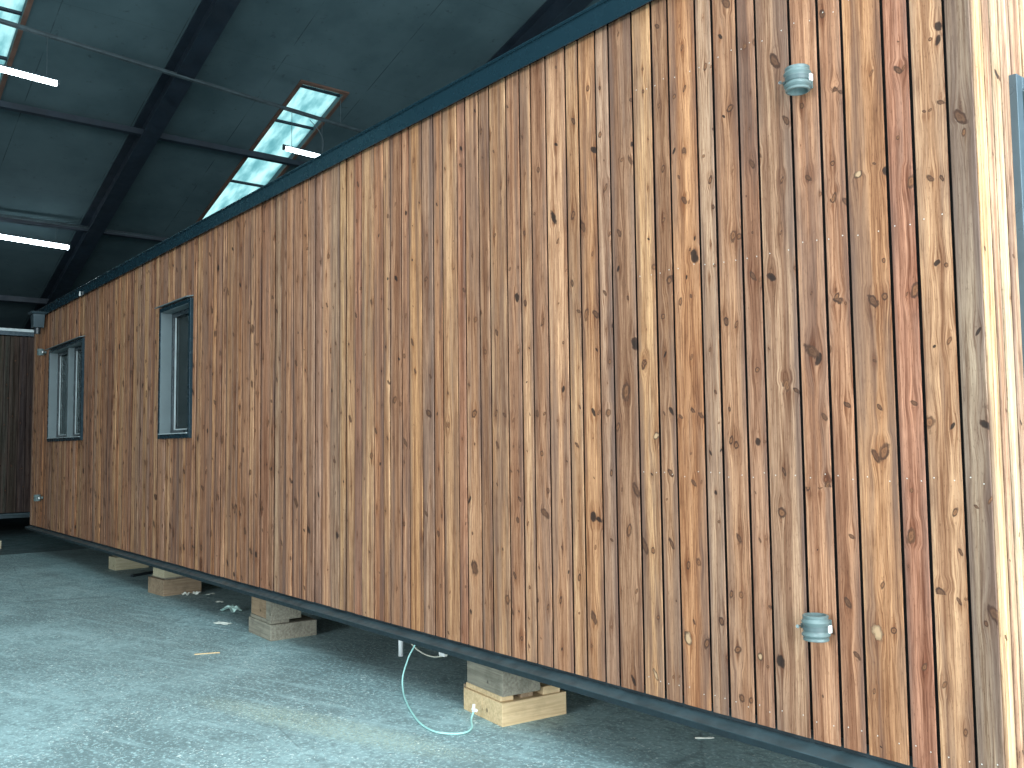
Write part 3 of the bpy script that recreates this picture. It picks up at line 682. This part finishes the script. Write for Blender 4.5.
bm = bmesh.new(); tube(bm, [(-5.43, .25, .128), (-5.43, .25, .449)], .016, 16)
tag(obj('pipe_stub', bm, M['pvc'], None, smooth=True), 'white plastic pipe stub pointing down from under the cabin', 'pipe')
bm = bmesh.new(); tube(bm, smooth_path([(-6.90, .62, .449), (-6.90, .62, .349), (-6.82, .60, .27), (-6.68, .55, .245), (-6.52, .52, .27), (-6.45, .5, .348), (-6.45, .5, .449)], 6), .006, 8)
tag(obj('cable', bm, M['cable'], None, smooth=True), 'sagging cream cable just right of the second block stack', 'cable')

def scrap(name, x, y, sx, sy, sz, mat, label, cat, rz=0.0, group=None):
    bm = bmesh.new(); n = 5; V = []
    for i in range(n):
        V.append([bm.verts.new(((i / (n - 1) - .5) * sx + random.uniform(-.1, .1) * sx / n, (j / (n - 1) - .5) * sy + random.uniform(-.1, .1) * sy / n, .003 + random.random() * sz)) for j in range(n)])
    for i in range(n - 1):
        for j in range(n - 1): bm.faces.new((V[i][j], V[i + 1][j], V[i + 1][j + 1], V[i][j + 1]))
    o = obj(name, bm, mat, None, loc=(x, y, 0), rz=rz)
    m = o.modifiers.new('solid', 'SOLIDIFY'); m.thickness = .002; m.offset = 1
    return tag(o, label, cat, group)
scrap('paper_scrap', -9.86, .33, .07, .05, .035, M['paper'], 'off-white scrap nearest the third block stack, left of a row of scraps', 'scrap', .4)
scrap('paper_scrap', -9.87, .45, .07, .05, .035, M['paper'], 'off-white scrap, middle of the three beside the third stack', 'scrap', 1.0)
scrap('paper_scrap', -9.74, .55, .08, .05, .015, M['paper'], 'flat off-white scrap deepest under the cabin beside third stack', 'scrap', 2.0)
scrap('paper_scrap', -9.19, .44, .07, .05, .01, M['paper'], 'small flat scrap midway between third and second stack', 'scrap', .3)
scrap('plastic_film', -8.57, .31, .17, .12, .06, M['film'], 'crumpled greenish plastic film on the floor under the rail', 'plastic film', .3)
scrap('wood_chip', -8.05, .03, .16, .07, .012, M['paper'], 'pale flat wood chip on the floor left of the second stack', 'wood chip', .5)
scrap('wood_chip', -3.21, .74, .018, .10, .006, M['paper'], 'white sliver on the floor under the right part of the rail', 'wood chip', -.7)
def stick(a, b, r, mat, label):
    bm = bmesh.new(); d = (Vector(b) - Vector(a)); L = d.length
    box(bm, -L / 2, L / 2, -r, r, 0, r * 1.4)
    o = obj('stick', bm, mat, None, loc=((a[0] + b[0]) / 2, (a[1] + b[1]) / 2, .001), rz=math.atan2(d.y, d.x)); tag(o, label, 'stick')
stick((-7.0, -.60, 0), (-6.93, -.43, 0), .005, M['t_new'], 'thin pale wood splinter on the open floor left of the second stack')
stick((-11.75, .33, 0), (-11.98, .70, 0), .02, M['steel'], 'dark bar lying on the floor behind the third stack')

# ------------------------------------------------------------------ the hall
def struct(name, bm, mat, **kw):
    o = obj(name, bm, mat, None, **kw); o['kind'] = 'structure'; return o
TH = math.tan(.29); Z0 = 12.5; RX = 3.0
def roofz(x): return Z0 + TH * x if x <= RX else Z0 + TH * (2 * RX - x)
HX0, HX1, HY0, HY1 = -27.0, 4.9, -14.0, 13.0
struct('floor', newbox(-15.65, HX1, HY0, HY1, -.2, 0), M['floor'])
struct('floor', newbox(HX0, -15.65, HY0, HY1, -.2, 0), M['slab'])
SKY = [(-19.95, -14.75, -1.22, -.42), (-19.95, -14.75, 4.03, 4.86), (-8.2, -2.2, -6.5, -5.6), (-8.2, -2.2, -1.22, -.42), (-8.2, -2.2, 4.03, 4.86), (-19.95, -14.75, -6.5, -5.6)]
SKY[0] = (-19.95, -13.3, -1.32, -.46); SKY.append((1.7, 2.9, HY0 + 1, HY1 - 1))  # last entry: unseen ridge strip added for soft overhead light
bm = bmesh.new(); RF = lambda x, d, y: (x, y, roofz(x) + d)
cells(bm, HX0, RX, 0, .14, HY0, HY1, SKY, RF); cells(bm, RX, HX1, 0, .14, HY0, HY1, [], RF)
struct('ceiling', bm, M['ceil'])
for n_, (a, b, p, q) in enumerate(SKY):
    bm = bmesh.new(); box(bm, a, b, .10, .112, p, q, RF)
    w = struct('window_%d' % (n_ + 1), bm, M['sky'])
    bm = bmesh.new()
    for t in ((a - .07, b + .07, p - .07, p), (a - .07, b + .07, q, q + .07), (a - .07, a, p, q), (b, b + .07, p, q)): box(bm, t[0], t[1], -.03, -.001, t[2], t[3], RF)
    kb = obj('window_frame', bm, M['kerb'], w)
    k = a + (1.55 if n_ != 1 else 1.72)
    if n_ == 6: continue
    for xb in ([-18.19, -17.1, -16.0, -14.92] if n_ in (0, 1) else [-7.0, -5.9, -4.8, -3.7]):
        obj('glazing_bar', newbox(xb - .018, xb + .018, .04, .08, p, q, F=RF), M['beam'], w)
# walls
struct('wall_far', newbox(HX0 - .2, HX0, HY0, HY1, 0, roofz(HX0) + .1), M['wallm'])
def gable(y0, y1):
    bm = bmesh.new(); P = [(HX0, 0), (HX1, 0), (HX1, roofz(HX1) + .1), (RX, roofz(RX) + .1), (HX0, roofz(HX0) + .1)]
    A = [bm.verts.new((x, y0, z)) for x, z in P]; B = [bm.verts.new((x, y1, z)) for x, z in P]
    for k in range(5): bm.faces.new((A[k], A[(k + 1) % 5], B[(k + 1) % 5], B[k]))
    bm.faces.new(A[::-1]); bm.faces.new(B); return bm
 
OP = (2.2, 4.6, .4, 4.6)  # unseen opening added so the end window glass reflects sky
bm = bmesh.new(); xs = [HX0, OP[0], OP[1], HX1]
def gp(bm, x0, x1, za0, za1, zb0, zb1):
    hexa(bm, [(x0, HY1, za0), (x1, HY1, za1), (x1, HY1 + .2, za1), (x0, HY1 + .2, za0), (x0, HY1, zb0), (x1, HY1, zb1), (x1, HY1 + .2, zb1), (x0, HY1 + .2, zb0)])
gp(bm, HX0, 2.2, 0, 0, roofz(HX0), roofz(2.2)); gp(bm, 2.2, 3.0, OP[3], OP[3], roofz(2.2), roofz(3.0)); gp(bm, 3.0, 4.6, OP[3], OP[3], roofz(3), roofz(4.6))
gp(bm, 2.2, 4.6, 0, 0, OP[2], OP[2]);
bl = bmesh.new()
def gl_(x0, x1, za0, za1, zb0, zb1):
    Y0, Y1 = HY0 - .2, HY0
    hexa(bl, [(x0, Y0, za0), (x1, Y0, za1), (x1, Y1, za1), (x0, Y1, za0), (x0, Y0, zb0), (x1, Y0, zb1), (x1, Y1, zb1), (x0, Y1, zb0)])
gl_(HX0, -6, 0, 0, roofz(HX0), roofz(-6)); gl_(-6, 3, 0, 0, 1.2, 1.2); gl_(-6, 3, 5.6, 5.6, roofz(-6), roofz(3)); gl_(3, HX1, 0, 0, roofz(3), roofz(HX1)); struct('wall_left', bl, M['wallm'])  # unseen opening in this wall added for the fill light
gp(bm, 4.6, HX1, 0, 0, roofz(4.6), roofz(HX1)); struct('wall_right', bm, M['wallm'])
DOOR = (-8.0, 4.5, 0.0, 6.6)
bm = bmesh.new(); cells(bm, HY0, HY1, 0, .2, 0, roofz(HX1) + .1, [DOOR], END(HX1 + .2)); struct('wall_near', bm, M['wallm'])
# portal rafters and purlins
def rafter(yc, n_):
    bm = bmesh.new()
    for (w_, d0_, d1_) in ((.15, -.045, -.02), (.012, -.46, -.045), (.15, -.49, -.46)):
        cells(bm, HX0, RX, d0_, d1_, yc - w_, yc + w_, [], RF); cells(bm, RX, HX1, d0_, d1_, yc - w_, yc + w_, [], RF)
    struct('trim_%d' % n_, bm, M['beam'])
for n_, yc in enumerate((-8.5, -3.3, 1.90, 7.0)): rafter(yc, n_ + 1)
n_ = 5
for x, hw, hd in ((-16.78, .035, .10), (-20.42, .035, .08), (-8.0, .05, .12), (-24, .05, .12)):
    bm = newbox(x - hw, x + hw, -.20 - hd / 2, -.20 + hd / 2, HY0, HY1, F=RF); struct('trim_%d' % n_, bm, M['beam']); n_ += 1
# cable tray with its lamps
def tray(P, Q, r, label):
    P, Q = Vector(P), Vector(Q); bm = bmesh.new()
    o_ = Vector((0, 0, .045))
    tube(bm, [P, Q], r, 8); tube(bm, [P + Vector((.05, 0, 0)), Q + Vector((.05, 0, 0))], r, 8)
    tube(bm, [P + o_, Q + o_], r * .7, 8)
    t = tag(obj('cable_conduit', bm, M['conduit'], None), label, 'conduit')
    return t
A0, A1 = Vector((-14.41, -.83, 7.68)), Vector((-14.97, 5.51, 7.51)); dA = (A1 - A0)
trA = tray(A0 - dA * 1.0, A1 + dA * .75, .021, 'grey cable conduit running across under the roof, upper of two, carrying two lamps')
bm = bmesh.new()
for t in (-.8, -.25, .433, .9, 1.4):
    p = A0 + dA * t; tube(bm, [p, (p.x, p.y, roofz(p.x) - .01)], .006, 6)
obj('hanger', bm, M['conduit'], trA)
trC = tray((-20.35, -8, 6.33), (-20.50, 9, 6.17), .016, 'thin cable conduit low on the roof slope carrying the lower left lamp')
bm = bmesh.new()
for y_ in (-6.0, -.5, 1.9, 6.9):
    xx = -20.35 - .15 * (y_ + 8) / 17; zz = 6.33 - .16 * (y_ + 8) / 17
    tube(bm, [(xx, y_, zz), (xx, y_, max(roofz(xx) - .01, zz + .03))], .006, 6)
obj('hanger', bm, M['conduit'], trC)

def lamp(P, Q, top, label, r=.030):
    P, Q = Vector(P), Vector(Q); e = empty('tube_lamp', P.lerp(Q, .5)); tag(e, label, 'lamp', None)
    c = P.lerp(Q, .5); a, b = P - c, Q - c
    bm = bmesh.new(); tube(bm, [a, b], r, 14); obj('lit_tube', bm, M['led'], e, smooth=False)
    d = (b - a).normalized(); up = Vector((0, 0, r * 1.05))
    bm = bmesh.new(); tube(bm, [a - d * .04 + up, b + d * .04 + up], r * .62, 8); tube(bm, [a - d * .035, a - d * .001], r * 1.05, 12); tube(bm, [b + d * .001, b + d * .035], r * 1.05, 12)
    obj('lamp_housing', bm, M['conduit'], e)
    for f in (.15, .85):
        q = a.lerp(b, f); tp = q.copy(); tp.z = top - c.z
        bm = bmesh.new(); tube(bm, [q + up, tp], .005, 6); obj('suspension_wire', bm, M['conduit'], e)
    return e
lamp((-14.44, -.98, 7.02), (-14.45, -.06, 6.98), 7.66, 'lit white LED tube lamp at the upper left, below the upper conduit', r=.042)
l2 = lamp((-14.80, 3.72, 6.85), (-14.83, 4.58, 6.83), 7.53, 'lit white LED tube lamp hanging in front of the sloping skylight', r=.04)
lamp((-20.4, -.10, 5.86), (-20.43, 1.50, 5.79), 6.22, 'lit white LED tube lamp at the lower left, longest in view', r=.05)
bm = bmesh.new()
tube(bm, smooth_path([(-14.82, 4.45, 6.9), (-14.82, 4.47, 7.15), (-14.84, 4.36, 7.36), (-14.85, 4.22, 7.48)], 6), .006, 6)
obj('lamp_cord', bm, M['conduit'], l2).location = -l2.location

# ------------------------------------------------------------------ light
w = bpy.data.worlds.new('sky'); sc.world = w; w.use_nodes = True
bg = w.node_tree.nodes['Background']; bg.inputs[0].default_value = (.66, .88, .92, 1); bg.inputs[1].default_value = 1.5
def area(name, loc, rot, sx, sy, power, col):
    L = bpy.data.lights.new(name, 'AREA'); L.shape = 'RECTANGLE'; L.size = sx; L.size_y = sy; L.energy = power; L.color = col
    o = bpy.data.objects.new(name, L); o.location = loc; o.rotation_euler = rot; COL.objects.link(o); return o
area('daylight_through_hall_door', (HX1 - .02, (DOOR[0] + DOOR[1]) / 2, 3.3), (0, math.radians(90), 0), 6.5, 12.3, 1750, (.90, .95, 1.0))

area('ridge_fill_light', (2.3, -.5, roofz(2.3) - .2), (0, -.29, 0), 1.1, 24.0, 4600, (.80, .95, 1.0))  # fill under the added ridge strip, softens floor shading beside the cabin
for (a, b, p, q), pw in ((SKY[2], 300),):
    xm = (a + b) / 2
    area('daylight_through_skylight', (xm, (p + q) / 2, roofz(xm) - .12), (0, -.29, 0), 6.2, .8, pw, (.72, .94, 1.0))

area('side_fill_light', (-1.5, HY0 + .02, 3.4), (math.radians(90), 0, 0), 8.8, 4.4, 1150, (.88, .95, 1.0))  # added fill, brightens the long wall and the floor under the cabin

# ------------------------------------------------------------------ camera
cam = bpy.data.cameras.new('camera'); cam.sensor_width = 36; cam.lens = 912.62 / 1024 * 36; cam.clip_start = .05; cam.clip_end = 200
co = bpy.data.objects.new('camera', cam); COL.objects.link(co)
yaw, pit, rol = math.radians(51.1058), math.radians(3.8747), math.radians(-.6697)
fwd = Vector((-math.sin(yaw) * math.cos(pit), math.cos(yaw) * math.cos(pit), math.sin(pit)))
rt = Vector((math.cos(yaw), math.sin(yaw), 0)); up = rt.cross(fwd)
R_ = rt * math.cos(rol) + up * math.sin(rol); U_ = up * math.cos(rol) - rt * math.sin(rol)
mw = Matrix((R_, U_, -fwd)).transposed().to_4x4(); mw.translation = Vector((0, -3.12622, 1.13214 + .42))
co.matrix_world = mw; sc.camera = co
vs = sc.view_settings
vs.view_transform = 'Standard'; vs.look = 'None'; vs.gamma = 1.0; vs.use_curve_mapping = False; vs.exposure = 0.15
